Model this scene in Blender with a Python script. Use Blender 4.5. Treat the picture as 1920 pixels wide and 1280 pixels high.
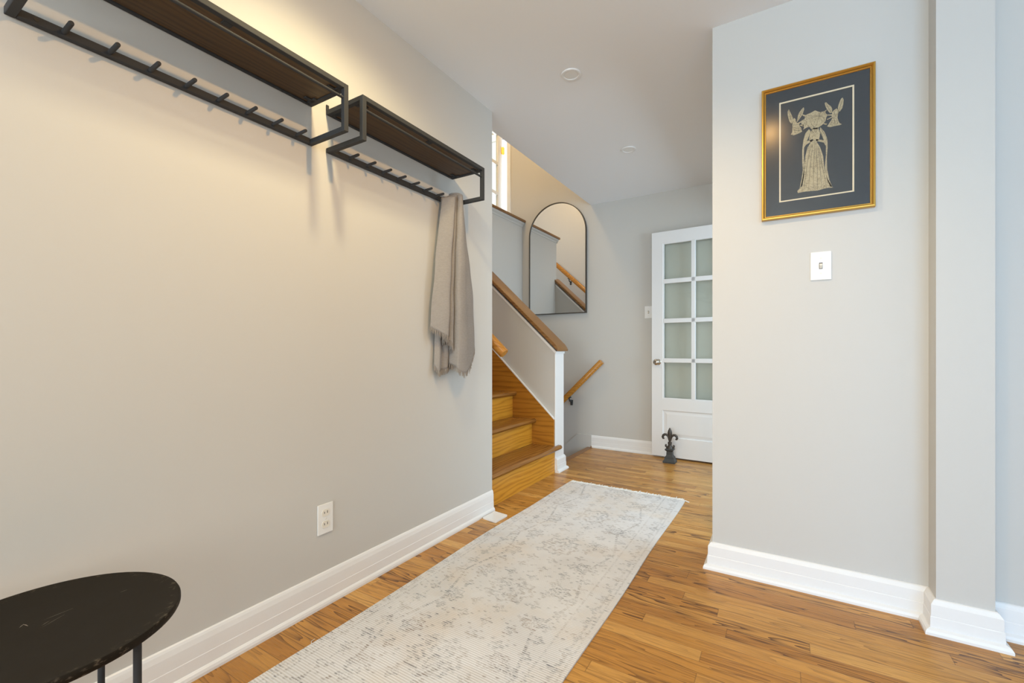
import bpy, bmesh, math, random
from mathutils import Vector, Matrix
random.seed(7)
for _o in list(bpy.data.objects):
    bpy.data.objects.remove(_o, do_unlink=True)
SC = bpy.context.scene
COL = SC.collection
PI = math.pi

# ------------------------------------------------------------------ camera
cam_d = bpy.data.cameras.new('camera')
cam = bpy.data.objects.new('camera', cam_d)
COL.objects.link(cam)
cam.location = (1.5102, 0.0, 0.984)
cam.rotation_euler = (math.radians(90), 0, math.radians(31.37))
cam_d.sensor_width = 36
cam_d.lens = 828.6 * 36 / 1920
cam_d.shift_x = -0.9 / 1920
cam_d.shift_y = 14.15 / 1920
cam_d.clip_start = 0.02
SC.camera = cam

# ------------------------------------------------------------------ colour, world, lights
SC.view_settings.view_transform = 'Standard'
SC.view_settings.look = 'None'
SC.view_settings.exposure = -0.24
SC.view_settings.gamma = 1.0
SC.view_settings.use_curve_mapping = False
W = bpy.data.worlds.new('sky')
SC.world = W
W.use_nodes = True
W.node_tree.nodes['Background'].inputs[0].default_value = (1.0, 1.0, 1.0, 1)
W.node_tree.nodes['Background'].inputs[1].default_value = 1.5


def area(name, loc, rot, sx, sy, power, col):
    d = bpy.data.lights.new(name, 'AREA')
    d.shape = 'RECTANGLE'
    d.size = sx
    d.size_y = sy
    d.energy = power
    d.color = col
    o = bpy.data.objects.new(name, d)
    o.location = loc
    o.rotation_euler = rot
    COL.objects.link(o)
    return o


R90 = math.radians(90)
DAY = (0.68, 0.90, 1.0)
WARM = (1.0, 0.66, 0.34)
# daylight entering by the windows of the room behind and to the right of the camera, and by the kitchen doorway
area('rear_window_daylight', (3.5, -2.95, 1.3), (R90, 0, 0), 2.2, 1.7, 112, (0.33, 0.64, 1.0))
area('entry_window_daylight', (1.0, -2.95, 1.3), (R90, 0, 0), 1.6, 1.7, 106, (0.82, 0.95, 1.0))
area('side_window_daylight', (4.95, -0.4, 1.35), (R90, 0, R90), 2.6, 1.5, 4, DAY)
area('kitchen_window_daylight', (2.75, 3.2, 1.35), (R90, 0, R90), 1.5, 1.5, 50, (0.64, 0.85, 1.0))
area('landing_window_daylight', (-1.53, 4.33, 2.735), (-R90, 0, 0), 0.8, 1.3, 17, (0.86, 0.96, 1.0))


def spot(name, loc, power, col, size, blend, radius):
    d = bpy.data.lights.new(name, 'SPOT')
    d.energy = power
    d.color = col
    d.spot_size = math.radians(size)
    d.spot_blend = blend
    d.shadow_soft_size = radius
    o = bpy.data.objects.new(name, d)
    o.location = loc
    COL.objects.link(o)
    return o


# ------------------------------------------------------------------ helpers
OFF = {}


class MB:
    """collects shapes for one mesh"""

    def __init__(self):
        self.bm = bmesh.new()

    def face(self, pts):
        vs = [self.bm.verts.new(p) for p in pts]
        return self.bm.faces.new(vs)

    def box(self, x0, x1, y0, y1, z0, z1, bev=0.0, seg=2, mtx=None):
        b = bmesh.new()
        bmesh.ops.create_cube(b, size=1)
        for v in b.verts:
            v.co = Vector(((x0 + x1) / 2 + v.co.x * (x1 - x0), (y0 + y1) / 2 + v.co.y * (y1 - y0),
                           (z0 + z1) / 2 + v.co.z * (z1 - z0)))
        if bev:
            bmesh.ops.bevel(b, geom=b.edges[:], offset=bev, segments=seg, profile=0.6, affect='EDGES')
        self._merge(b, mtx)
        return self

    def _merge(self, b, mtx=None):
        if mtx is not None:
            b.transform(mtx)
        me = bpy.data.meshes.new('tmp')
        b.to_mesh(me)
        b.free()
        self.bm.from_mesh(me)
        bpy.data.meshes.remove(me)

    def tube(self, path, r, seg=12, cap=True, closed=False):
        """path: list of points; r: number or list"""
        path = [Vector(p) for p in path]
        n = len(path)
        rings = []
        up = None
        for i in range(n):
            if closed:
                t = path[(i + 1) % n] - path[i - 1]
            else:
                t = path[min(i + 1, n - 1)] - path[max(i - 1, 0)]
            t.normalize()
            if up is None:
                a = Vector((0, 0, 1)) if abs(t.z) < 0.9 else Vector((1, 0, 0))
                up = (a - t * a.dot(t)).normalized()
            else:
                up = (up - t * up.dot(t)).normalized()
            s = t.cross(up)
            rr = r[i] if isinstance(r, (list, tuple)) else r
            rings.append([self.bm.verts.new(path[i] + (up * math.cos(2 * PI * k / seg) + s * math.sin(2 * PI * k / seg)) * rr)
                          for k in range(seg)])
        m = n if closed else n - 1
        for i in range(m):
            a, b = rings[i], rings[(i + 1) % n]
            for k in range(seg):
                self.bm.faces.new((a[k], a[(k + 1) % seg], b[(k + 1) % seg], b[k]))
        if cap and not closed:
            self.bm.faces.new(rings[0][::-1])
            self.bm.faces.new(rings[-1])
        return self

    def lathe(self, prof, cx, cy, seg=40, cap=True, sq=False):
        """prof: list of (r, z) about a vertical axis; sq -> square rings"""
        rings = []
        for r, z in prof:
            if sq:
                rings.append([self.bm.verts.new((cx + sx * r, cy + sy * r, z)) for sx, sy in ((-1, -1), (1, -1), (1, 1), (-1, 1))])
            else:
                rings.append([self.bm.verts.new((cx + r * math.cos(2 * PI * k / seg), cy + r * math.sin(2 * PI * k / seg), z)) for k in range(seg)])
        n = 4 if sq else seg
        for a, b in zip(rings, rings[1:]):
            for k in range(n):
                self.bm.faces.new((a[k], a[(k + 1) % n], b[(k + 1) % n], b[k]))
        if cap:
            self.bm.faces.new(rings[0][::-1])
            self.bm.faces.new(rings[-1])
        return self

    def prism(self, poly, axis, a0, a1, bev=0.0):
        """poly: 2-D outline; axis 'x' (poly = y,z), 'y' (poly = x,z) or 'z' (poly = x,y)"""
        b = bmesh.new()

        def P(u, v, a):
            return {'x': (a, u, v), 'y': (u, a, v), 'z': (u, v, a)}[axis]
        lo = [b.verts.new(P(u, v, a0)) for u, v in poly]
        hi = [b.verts.new(P(u, v, a1)) for u, v in poly]
        n = len(poly)
        b.faces.new(lo)
        b.faces.new(hi)
        for k in range(n):
            b.faces.new((lo[k], lo[(k + 1) % n], hi[(k + 1) % n], hi[k]))
        if bev:
            bmesh.ops.bevel(b, geom=b.edges[:], offset=bev, segments=2, profile=0.6, affect='EDGES')
        bmesh.ops.recalc_face_normals(b, faces=b.faces[:])
        self._merge(b)
        return self

    def sweep(self, prof, path):
        """prof (d, z) swept along a 2-D path; d is measured to the right of the path, corners are mitred"""
        path = [Vector(p) for p in path]
        n = len(path)
        rings = []
        for i in range(n):
            d0 = (path[i] - path[i - 1]).normalized() if i else None
            d1 = (path[i + 1] - path[i]).normalized() if i < n - 1 else None
            r0 = Vector((d0.y, -d0.x)) if d0 else None
            r1 = Vector((d1.y, -d1.x)) if d1 else None
            if r0 is None:
                m = r1
            elif r1 is None:
                m = r0
            else:
                m = (r0 + r1)
                m = m / m.dot(r0)
            rings.append([self.bm.verts.new((path[i].x + m.x * d, path[i].y + m.y * d, z)) for d, z in prof])
        k = len(prof)
        for a, b in zip(rings, rings[1:]):
            for j in range(k):
                self.bm.faces.new((a[j], a[(j + 1) % k], b[(j + 1) % k], b[j]))
        self.bm.faces.new(rings[0])
        self.bm.faces.new(rings[-1][::-1])
        return self


def obj(name, mb, mat, parent=None, smooth=False, local=False):
    bm = mb.bm
    bmesh.ops.recalc_face_normals(bm, faces=bm.faces[:])
    off = OFF.get(parent.name, Vector((0, 0, 0))) if parent else Vector((0, 0, 0))
    if not local and off.length:
        bm.transform(Matrix.Translation(-off))
    me = bpy.data.meshes.new(name)
    bm.to_mesh(me)
    bm.free()
    if smooth:
        for p in me.polygons:
            p.use_smooth = True
        try:
            me.set_sharp_from_angle(angle=math.radians(42))
        except Exception:
            pass
    me.materials.append(mat)
    o = bpy.data.objects.new(name, me)
    COL.objects.link(o)
    if parent:
        o.parent = parent
    OFF[o.name] = off
    return o


def tag(o, label=None, cat=None, group=None, kind=None):
    if label:
        o['label'] = label
    if cat:
        o['category'] = cat
    if group:
        o['group'] = group
    if kind:
        o['kind'] = kind
    return o


def thing(name, loc, label, cat, group=None, kind=None, rz=0):
    o = bpy.data.objects.new(name, None)
    COL.objects.link(o)
    o.location = loc
    o.rotation_euler = (0, 0, rz)
    o.empty_display_size = 0.05
    OFF[o.name] = Vector(loc)
    return tag(o, label, cat, group, kind)


def struct(name, mb, mat, label, cat, smooth=False):
    return tag(obj(name, mb, mat, None, smooth), label, cat, None, 'structure')


# ------------------------------------------------------------------ materials
def newmat(name, col, rough=0.5, metal=0.0, spec=0.5):
    m = bpy.data.materials.new(name)
    m.use_nodes = True
    b = m.node_tree.nodes['Principled BSDF']
    b.inputs['Base Color'].default_value = (*col, 1)
    b.inputs['Roughness'].default_value = rough
    b.inputs['Metallic'].default_value = metal
    b.inputs['Specular IOR Level'].default_value = spec
    return m


class NT:
    def __init__(self, m):
        self.t = m.node_tree
        self.b = self.t.nodes['Principled BSDF']

    def n(self, typ, **kw):
        o = self.t.nodes.new(typ)
        for k, v in kw.items():
            setattr(o, k, v)
        return o

    def l(self, a, b):
        self.t.links.new(a, b)

    def val(self, sock, v):
        if isinstance(v, bpy.types.NodeSocket):
            self.l(v, sock)
        else:
            sock.default_value = v

    def m(self, op, a, b=0.0, c=None, clamp=False):
        o = self.n('ShaderNodeMath', operation=op, use_clamp=clamp)
        self.val(o.inputs[0], a)
        self.val(o.inputs[1], b)
        if c is not None:
            self.val(o.inputs[2], c)
        return o.outputs[0]

    def xyz(self, v):
        o = self.n('ShaderNodeSeparateXYZ')
        self.l(v, o.inputs[0])
        return o.outputs

    def comb(self, x, y, z):
        o = self.n('ShaderNodeCombineXYZ')
        for i, v in enumerate((x, y, z)):
            self.val(o.inputs[i], v)
        return o.outputs[0]

    def noise(self, vec, scale, detail=3, rough=0.55, dist=0.0):
        o = self.n('ShaderNodeTexNoise')
        self.l(vec, o.inputs['Vector'])
        o.inputs['Scale'].default_value = scale
        o.inputs['Detail'].default_value = detail
        o.inputs['Roughness'].default_value = rough
        o.inputs['Distortion'].default_value = dist
        return o.outputs['Fac']

    def white(self, vec):
        o = self.n('ShaderNodeTexWhiteNoise')
        self.l(vec, o.inputs['Vector'])
        return o.outputs['Value']

    def ramp(self, f, stops):
        o = self.n('ShaderNodeValToRGB')
        el = o.color_ramp.elements
        while len(el) < len(stops):
            el.new(0.5)
        for e, (p, c) in zip(el, stops):
            e.position = p
            e.color = (*c, 1) if len(c) == 3 else c
        self.l(f, o.inputs[0])
        return o.outputs['Color']

    def mix(self, f, a, b, mode='MIX'):
        o = self.n('ShaderNodeMix', data_type='RGBA', blend_type=mode)
        self.val(o.inputs[0], f)
        for s, v in ((o.inputs[6], a), (o.inputs[7], b)):
            if isinstance(v, bpy.types.NodeSocket):
                self.l(v, s)
            else:
                s.default_value = (*v, 1)
        return o.outputs[2]

    def bump(self, h, strength=0.2, dist=0.002):
        o = self.n('ShaderNodeBump')
        o.inputs['Strength'].default_value = strength
        o.inputs['Distance'].default_value = dist
        self.l(h, o.inputs['Height'])
        self.l(o.outputs[0], self.b.inputs['Normal'])

    def step(self, v, lo, hi):
        o = self.n('ShaderNodeMapRange')
        o.clamp = True
        self.val(o.inputs[0], v)
        o.inputs[1].default_value = lo
        o.inputs[2].default_value = hi
        return o.outputs[0]


def paint(name, col, rough=0.6, bump=0.06, spec=0.3):
    m = newmat(name, col, rough, 0, spec)
    t = NT(m)
    g = t.n('ShaderNodeNewGeometry').outputs['Position']
    h = t.noise(g, 140, 3, 0.6)
    t.bump(h, bump, 0.002)
    return m


def wood(name, dark, mid, light, axis='x', rough=0.35, gscale=1.0, spec=0.5):
    """timber whose grain runs along one object axis"""
    m = newmat(name, mid, rough, 0, spec)
    t = NT(m)
    p = t.xyz(t.n('ShaderNodeTexCoord').outputs['Object'])
    i = 'xyz'.index(axis)
    u, v, w = p[i], p[(i + 1) % 3], p[(i + 2) % 3]
    warp = t.noise(t.comb(t.m('MULTIPLY', u, 1.3), t.m('MULTIPLY', v, 9), t.m('MULTIPLY', w, 9)), 1.0, 2)
    rings = t.m('SINE', t.m('MULTIPLY', t.m('ADD', t.m('MULTIPLY', t.m('ADD', v, w), 11.0), t.m('MULTIPLY', warp, 1.5)), 26.0 * gscale))
    rings = t.m('MULTIPLY_ADD', rings, 0.5, 0.5)
    fib = t.noise(t.comb(t.m('MULTIPLY', u, 8), t.m('MULTIPLY', v, 210), t.m('MULTIPLY', w, 210)), 1.0, 3, 0.6)
    f = t.m('ADD', t.m('MULTIPLY', t.m('POWER', rings, 0.6), 0.34), t.m('MULTIPLY', fib, 0.62))
    t.l(t.ramp(f, [(0.22, dark), (0.5, mid), (0.85, light)]), t.b.inputs['Base Color'])
    t.bump(fib, 0.08, 0.001)
    return m


M = {}
M['wall'] = paint('wall_paint', (0.585, 0.572, 0.545), 0.55)
M['ceil'] = paint('ceiling_paint', (0.85, 0.865, 0.89), 0.8, 0.04)
M['trim'] = paint('white_trim_paint', (0.83, 0.83, 0.83), 0.32, 0.05, 0.5)
M['door'] = paint('white_door_paint', (0.80, 0.80, 0.81), 0.4, 0.03, 0.4)
M['plate'] = newmat('white_plastic', (0.82, 0.82, 0.81), 0.3)
M['ivory'] = newmat('ivory_plastic', (0.78, 0.74, 0.66), 0.35)
M['black'] = newmat('dark_slot', (0.02, 0.018, 0.016), 0.6)
M['iron'] = paint('grey_black_metal', (0.040, 0.042, 0.046), 0.6, 0.05, 0.18)
M['castiron'] = paint('cast_iron', (0.040, 0.044, 0.046), 0.5, 0.4, 0.5)
M['bronze_iron'] = paint('bronze_brown_iron', (0.050, 0.042, 0.036), 0.42, 0.3, 0.5)
M['chrome'] = newmat('brushed_nickel', (0.55, 0.50, 0.44), 0.18, 1.0)
M['brass'] = newmat('brass', (0.75, 0.50, 0.16), 0.25, 1.0)
M['gold'] = newmat('gold_leaf', (0.62, 0.36, 0.075), 0.34, 0.85)
M['mirror'] = newmat('mirror_silver', (0.90, 0.90, 0.89), 0.0, 1.0)
M['mframe'] = newmat('dark_bronze_frame', (0.095, 0.085, 0.072), 0.4, 0.6)
M['shelf'] = wood('dark_walnut', (0.040, 0.019, 0.004), (0.066, 0.033, 0.007), (0.092, 0.048, 0.012), 'y', 0.5)
M['cap'] = wood('oak_rail_cap', (0.15, 0.062, 0.016), (0.25, 0.115, 0.030), (0.34, 0.17, 0.05), 'x', 0.38)
M['capy'] = wood('oak_ledge_cap', (0.13, 0.055, 0.015), (0.21, 0.095, 0.026), (0.30, 0.15, 0.045), 'y', 0.4)
M['rail'] = wood('golden_oak', (0.30, 0.115, 0.015), (0.45, 0.19, 0.025), (0.56, 0.26, 0.045), 'x', 0.26)
M['tread'] = wood('tread_oak', (0.13, 0.050, 0.011), (0.25, 0.105, 0.020), (0.34, 0.155, 0.032), 'y', 0.25, 0.8)
M['riser'] = wood('riser_oak', (0.42, 0.160, 0.014), (0.60, 0.265, 0.022), (0.70, 0.34, 0.042), 'y', 0.33, 0.7)
M['skirt'] = wood('skirt_oak', (0.28, 0.105, 0.012), (0.43, 0.175, 0.018), (0.51, 0.22, 0.030), 'x', 0.33, 0.6)
M['nosing'] = wood('floor_nosing_oak', (0.16, 0.068, 0.018), (0.27, 0.125, 0.036), (0.36, 0.18, 0.06), 'y', 0.32)

# window and picture glass: thin panes that mirror a little and let the light straight through
def glass(name, rough, fmul, tint=(1, 1, 1)):
    m = bpy.data.materials.new(name)
    m.use_nodes = True
    nt = m.node_tree
    nt.nodes.clear()
    out = nt.nodes.new('ShaderNodeOutputMaterial')
    tr = nt.nodes.new('ShaderNodeBsdfTransparent')
    tr.inputs[0].default_value = (*tint, 1)
    gl = nt.nodes.new('ShaderNodeBsdfGlossy')
    gl.inputs['Roughness'].default_value = rough
    fr = nt.nodes.new('ShaderNodeFresnel')
    fr.inputs[0].default_value = 1.45
    mu = nt.nodes.new('ShaderNodeMath')
    mu.operation = 'MULTIPLY'
    mu.inputs[1].default_value = fmul
    mx = nt.nodes.new('ShaderNodeMixShader')
    nt.links.new(fr.outputs[0], mu.inputs[0])
    ge = nt.nodes.new('ShaderNodeNewGeometry')        # mirror only where the ray meets the outside of the pane
    sb = nt.nodes.new('ShaderNodeMath')
    sb.operation = 'SUBTRACT'
    sb.inputs[0].default_value = 1.0
    nt.links.new(ge.outputs['Backfacing'], sb.inputs[1])
    m2 = nt.nodes.new('ShaderNodeMath')
    m2.operation = 'MULTIPLY'
    nt.links.new(mu.outputs[0], m2.inputs[0])
    nt.links.new(sb.outputs[0], m2.inputs[1])
    nt.links.new(m2.outputs[0], mx.inputs[0])
    nt.links.new(tr.outputs[0], mx.inputs[1])
    nt.links.new(gl.outputs[0], mx.inputs[2])
    nt.links.new(mx.outputs[0], out.inputs[0])
    return m


M['glass'] = glass('window_glass', 0.02, 1.2, (0.95, 0.97, 0.95))
M['pglass'] = glass('picture_glass', 0.19, 1.7)

# strip-oak floor: boards along x, 57 mm wide, random lengths, cathedral grain
m = newmat('oak_strip_floor', (0.4, 0.2, 0.07), 0.3, 0, 0.32)
t = NT(m)
X, Y, Z = t.xyz(t.n('ShaderNodeNewGeometry').outputs['Position'])
rowf = t.m('DIVIDE', t.m('ADD', Y, 10.02), 0.057)
row = t.m('FLOOR', rowf)
r1 = t.white(t.comb(row, 3.1, 7.7))
xs = t.m('DIVIDE', t.m('ADD', t.m('ADD', X, 20.0), t.m('MULTIPLY', r1, 5.0)), 0.95)
seg = t.m('FLOOR', xs)
idv = t.comb(row, seg, 0.5)
rid = t.white(idv)
rid2 = t.white(t.comb(seg, row, 9.3))
base = t.ramp(rid, [(0.0, (0.490, 0.220, 0.042)), (0.35, (0.580, 0.280, 0.058)), (0.7, (0.640, 0.330, 0.080)), (1.0, (0.730, 0.410, 0.120))])
gv = t.comb(t.m('ADD', t.m('MULTIPLY', X, 1.6), t.m('MULTIPLY', rid, 37.0)), t.m('ADD', t.m('MULTIPLY', Y, 17.0), t.m('MULTIPLY', rid2, 51.0)), rid)
warp = t.noise(gv, 1.0, 2, 0.5)
ringv = t.m('ADD', t.m('MULTIPLY', warp, 9.5), t.m('MULTIPLY', Y, 26.0))
saw = t.m('FRACT', ringv)
line = t.m('POWER', saw, 3.0)
fib = t.noise(t.comb(t.m('MULTIPLY', X, 9.0), t.m('MULTIPLY', Y, 420.0), rid), 1.0, 3, 0.65)
amt = t.step(rid2, 0.10, 0.9)
dark = t.m('MULTIPLY', t.m('MULTIPLY', line, t.m('MULTIPLY_ADD', amt, 0.95, 0.25)), t.m('MULTIPLY_ADD', fib, 0.9, 0.55), clamp=True)
c = t.mix(dark, base, (0.115, 0.046, 0.013))
c = t.mix(t.m('MULTIPLY', t.step(fib, 0.46, 0.74), 0.5), c, (0.17, 0.075, 0.022))
big = t.noise(t.comb(X, Y, 0.3), 1.7, 3)
c = t.mix(t.m('MULTIPLY', t.step(big, 0.45, 0.75), 0.25), c, (0.20, 0.085, 0.022))
fy = t.m('FRACT', rowf)
ey = t.m('MINIMUM', fy, t.m('SUBTRACT', 1.0, fy))
fx = t.m('FRACT', xs)
ex = t.m('MINIMUM', fx, t.m('SUBTRACT', 1.0, fx))
gap = t.m('MAXIMUM', t.m('SUBTRACT', 1.0, t.step(ey, 0.008, 0.03)), t.m('SUBTRACT', 1.0, t.step(ex, 0.0006, 0.002)))
c = t.mix(t.m('MULTIPLY', gap, 0.42), c, (0.05, 0.02, 0.006))
t.l(c, t.b.inputs['Base Color'])
t.l(t.m('MULTIPLY_ADD', fib, 0.14, 0.22), t.b.inputs['Roughness'])
t.bump(t.m('ADD', t.m('MULTIPLY', gap, -1.0), t.m('MULTIPLY', fib, 0.12)), 0.25, 0.0012)
M['floor'] = m

# distressed flat-weave runner: off-white with grey-blue medallions, sprigs, border lines and ribs
m = newmat('faded_runner_weave', (0.7, 0.69, 0.68), 0.95, 0, 0.1)
t = NT(m)
U, V, _z = t.xyz(t.n('ShaderNodeTexCoord').outputs['Object'])     # U across (0 = centre line), V along
rib = t.m('SINE', t.m('MULTIPLY', V, 2 * PI / 0.0085))
worn = t.noise(t.comb(t.m('MULTIPLY', U, 30), t.m('MULTIPLY', V, 95), 0.0), 1.0, 4, 0.7)
worn2 = t.noise(t.comb(U, V, 4.0), 5.0, 3, 0.6)


def cells(pitch_u, pitch_v, ou, ov):
    a = t.m('SUBTRACT', t.m('FRACT', t.m('ADD', t.m('DIVIDE', U, pitch_u), ou)), 0.5)
    b = t.m('SUBTRACT', t.m('FRACT', t.m('ADD', t.m('DIVIDE', V, pitch_v), ov)), 0.5)
    a = t.m('MULTIPLY', a, pitch_u)
    b = t.m('MULTIPLY', b, pitch_v)
    r = t.m('SQRT', t.m('ADD', t.m('MULTIPLY', a, a), t.m('MULTIPLY', b, b)))
    th = t.m('ARCTAN2', b, a)
    return r, th


def band(v, c0, w):
    d = t.m('ABSOLUTE', t.m('SUBTRACT', v, c0))
    return t.m('SUBTRACT', 1.0, t.step(d, w * 0.5, w))


def flower(r, th, R, k, amp, w):
    rr = t.m('SUBTRACT', r, t.m('MULTIPLY', t.m('COSINE', t.m('MULTIPLY', th, k)), amp))
    o = band(rr, R, w)
    i = band(rr, R * 0.55, w)
    dot = t.m('SUBTRACT', 1.0, t.step(r, R * 0.12, R * 0.25))
    return t.m('MAXIMUM', o, t.m('MAXIMUM', i, dot))


r, th = cells(0.9, 0.46, 0.5, 0.1)
f1 = flower(r, th, 0.082, 8.0, 0.010, 0.012)
r, th = cells(0.36, 0.23, 0.0, 0.35)
f2 = flower(r, th, 0.036, 6.0, 0.007, 0.008)
r, th = cells(0.105, 0.088, 0.2, 0.2)
f3 = flower(r, th, 0.017, 4.0, 0.006, 0.006)
au = t.m('ABSOLUTE', U)
b1 = t.m('MAXIMUM', band(au, 0.285, 0.005), t.m('MAXIMUM', band(au, 0.372, 0.005), band(au, 0.352, 0.006)))
zig = t.m('ADD', au, t.m('MULTIPLY', t.m('ABSOLUTE', t.m('SUBTRACT', t.m('FRACT', t.m('DIVIDE', V, 0.46)), 0.5)), 0.12))
b2 = band(zig, 0.26, 0.008)
vor = t.n('ShaderNodeTexVoronoi', feature='F1')
t.l(t.comb(t.m('MULTIPLY', U, 1.0), t.m('MULTIPLY', V, 1.35), 0.0), vor.inputs['Vector'])
vor.inputs['Scale'].default_value = 34
sprig = t.m('SUBTRACT', 1.0, t.step(vor.outputs['Distance'], 0.18, 0.34))
pat = t.m('MAXIMUM', t.m('MAXIMUM', f1, f2), t.m('MAXIMUM', t.m('MULTIPLY', f3, 0.8), t.m('MAXIMUM', t.m('MULTIPLY', b1, 0.55), b2)))
pat = t.m('MAXIMUM', pat, t.m('MULTIPLY', sprig, 0.9))
pat = t.m('MULTIPLY', pat, t.step(worn, 0.43, 0.57))
pat = t.m('MULTIPLY', pat, t.m('MULTIPLY_ADD', rib, 0.55, 0.65))
pat = t.m('MULTIPLY', pat, t.m('MULTIPLY_ADD', t.step(worn2, 0.3, 0.7), 0.6, 0.4), clamp=True)
hue = t.noise(t.comb(U, V, 8.0), 9.0, 2)
ink = t.mix(t.step(hue, 0.45, 0.62), (0.085, 0.105, 0.135), (0.26, 0.19, 0.14))
ground = t.mix(t.step(worn2, 0.35, 0.75), (0.755, 0.76, 0.775), (0.66, 0.66, 0.67))
peach = t.noise(t.comb(U, V, 13.0), 3.2, 4, 0.6)
ground = t.mix(t.m('MULTIPLY', t.step(peach, 0.48, 0.72), 0.55), ground, (0.70, 0.60, 0.49))
c = t.mix(pat, ground, ink)
c = t.mix(t.m('MULTIPLY_ADD', rib, 0.05, 0.05), c, (0.35, 0.33, 0.31))
t.l(c, t.b.inputs['Base Color'])
t.bump(t.m('ADD', t.m('MULTIPLY', rib, 0.5), worn), 0.35, 0.002)
M['rug'] = m
M['fringe'] = newmat('cotton_fringe', (0.80, 0.79, 0.76), 0.95, 0, 0.1)

# grey linen towel
m = newmat('grey_linen', (0.34, 0.31, 0.285), 0.95, 0, 0.1)
t = NT(m)
o = t.n('ShaderNodeTexCoord').outputs['Object']
x, y, z = t.xyz(o)
wv = t.m('ADD', t.m('SINE', t.m('MULTIPLY', z, 2100)), t.m('SINE', t.m('MULTIPLY', y, 2100)))
cr = t.noise(t.comb(x, t.m('MULTIPLY', y, 1.0), t.m('MULTIPLY', z, 2.2)), 70, 4, 0.7)
c = t.mix(cr, (0.26, 0.239, 0.223), (0.375, 0.348, 0.326))
t.l(c, t.b.inputs['Base Color'])
t.bump(t.m('ADD', t.m('MULTIPLY', wv, 0.12), cr), 0.5, 0.003)
M['towel'] = m
M['towelf'] = newmat('towel_fringe_yarn', (0.30, 0.265, 0.235), 0.95, 0, 0.1)

# black table top with scuffs and rubbed rim
m = newmat('scuffed_black_steel', (0.02, 0.018, 0.016), 0.45, 0, 0.12)
t = NT(m)
x, y, z = t.xyz(t.n('ShaderNodeTexCoord').outputs['Object'])
sc = t.noise(t.comb(t.m('MULTIPLY', t.m('ADD', x, t.m('MULTIPLY', y, 0.4)), 13), t.m('MULTIPLY', t.m('SUBTRACT', y, t.m('MULTIPLY', x, 0.4)), 130), 0.0), 1.0, 4, 0.7)
sp = t.noise(t.comb(x, y, t.m('MULTIPLY', z, 3.0)), 60, 3, 0.7)
rad = t.m('SQRT', t.m('ADD', t.m('MULTIPLY', x, x), t.m('MULTIPLY', y, y)))
rim = t.m('MULTIPLY', t.step(rad, 0.185, 0.21), t.step(sp, 0.56, 0.72))
wear = t.m('MAXIMUM', t.m('MULTIPLY', t.step(sc, 0.69, 0.76), t.step(sp, 0.5, 0.6)), rim)
cl = t.noise(t.comb(x, y, 0.0), 9, 4)
c = t.mix(cl, (0.012, 0.009, 0.006), (0.020, 0.016, 0.011))
c = t.mix(t.m('MULTIPLY', wear, 0.55), c, (0.19, 0.15, 0.11))
t.l(c, t.b.inputs['Base Color'])
t.l(t.m('MULTIPLY_ADD', cl, 0.2, 0.5), t.b.inputs['Roughness'])
M['tabletop'] = m
M['scratch'] = newmat('bare_scratch', (0.30, 0.25, 0.20), 0.6)

# picture papers
M['mat'] = newmat('charcoal_mat_board', (0.046, 0.053, 0.060), 0.85, 0, 0.1)
M['paper'] = newmat('charcoal_paper', (0.050, 0.057, 0.063), 0.9, 0, 0.1)
M['cream'] = newmat('cream_bevel', (0.72, 0.62, 0.44), 0.7)
m = newmat('gold_wax_rubbing', (0.45, 0.34, 0.17), 0.6, 0, 0.3)
t = NT(m)
o = t.n('ShaderNodeTexCoord').outputs['Object']
f = t.noise(o, 260, 4, 0.75)
f2 = t.noise(o, 60, 3, 0.6)
c = t.mix(t.step(t.m('ADD', t.m('MULTIPLY', f, 0.7), t.m('MULTIPLY', f2, 0.3)), 0.38, 0.52), (0.20, 0.16, 0.095), (0.46, 0.38, 0.235))
t.l(c, t.b.inputs['Base Color'])
M['rubbing'] = m
M['ink'] = newmat('dark_drawn_line', (0.075, 0.062, 0.042), 0.8)

# ------------------------------------------------------------------ setting
HC = 2.43
YL, YR, YB, XR = 2.238, 2.171, 4.198, 1.2426


def st(name, boxes, mat, label, cat='wall'):
    b = MB()
    for q in boxes:
        b.box(*q)
    return struct(name, b, mat, label, cat)


st('floor', [(0, 5, -3, YL, -0.03, 0), (-0.05, 5, YL, 3.33, -0.03, 0), (-0.10, 5, 3.33, YB, -0.03, 0)], M['floor'],
   'honey brown strip oak floor of the entrance hall', 'floor')
b = MB()
b.prism([(-0.16, -0.028), (-0.165, -0.012), (-0.158, 0.002), (-0.10, 0.002), (-0.10, -0.028)], 'y', 3.33, YB)
struct('trim_1', b, M['nosing'], 'oak nosing board along the floor edge at the stairs going down', 'floor trim')
st('ceiling', [(0, 5, -3, YL, HC, HC + 0.3), (-0.13, 5, YL, YB, HC, HC + 0.3)], M['ceil'],
   'smooth pale ceiling with small round lights', 'ceiling')
st('wall_left', [(-0.12, 0, -3, YL, -0.03, HC + 0.02)], M['wall'], 'long greige wall with coat racks and an outlet')
st('wall_right', [(XR, 5, YR, YR + 0.12, -0.03, HC), (XR, XR + 0.12, YR + 0.12, 2.40, -0.03, HC),
                  (XR, XR + 0.12, 2.40, 4.08, 2.06, HC), (XR, XR + 0.12, 4.08, YB, -0.03, HC)], M['wall'],
   'pale wall holding the framed picture and the light switch')
st('wall_pilaster', [(1.968, 2.113, 2.08, YR, -0.03, HC)], M['wall'], 'narrow pilaster standing out of the picture wall')
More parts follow.
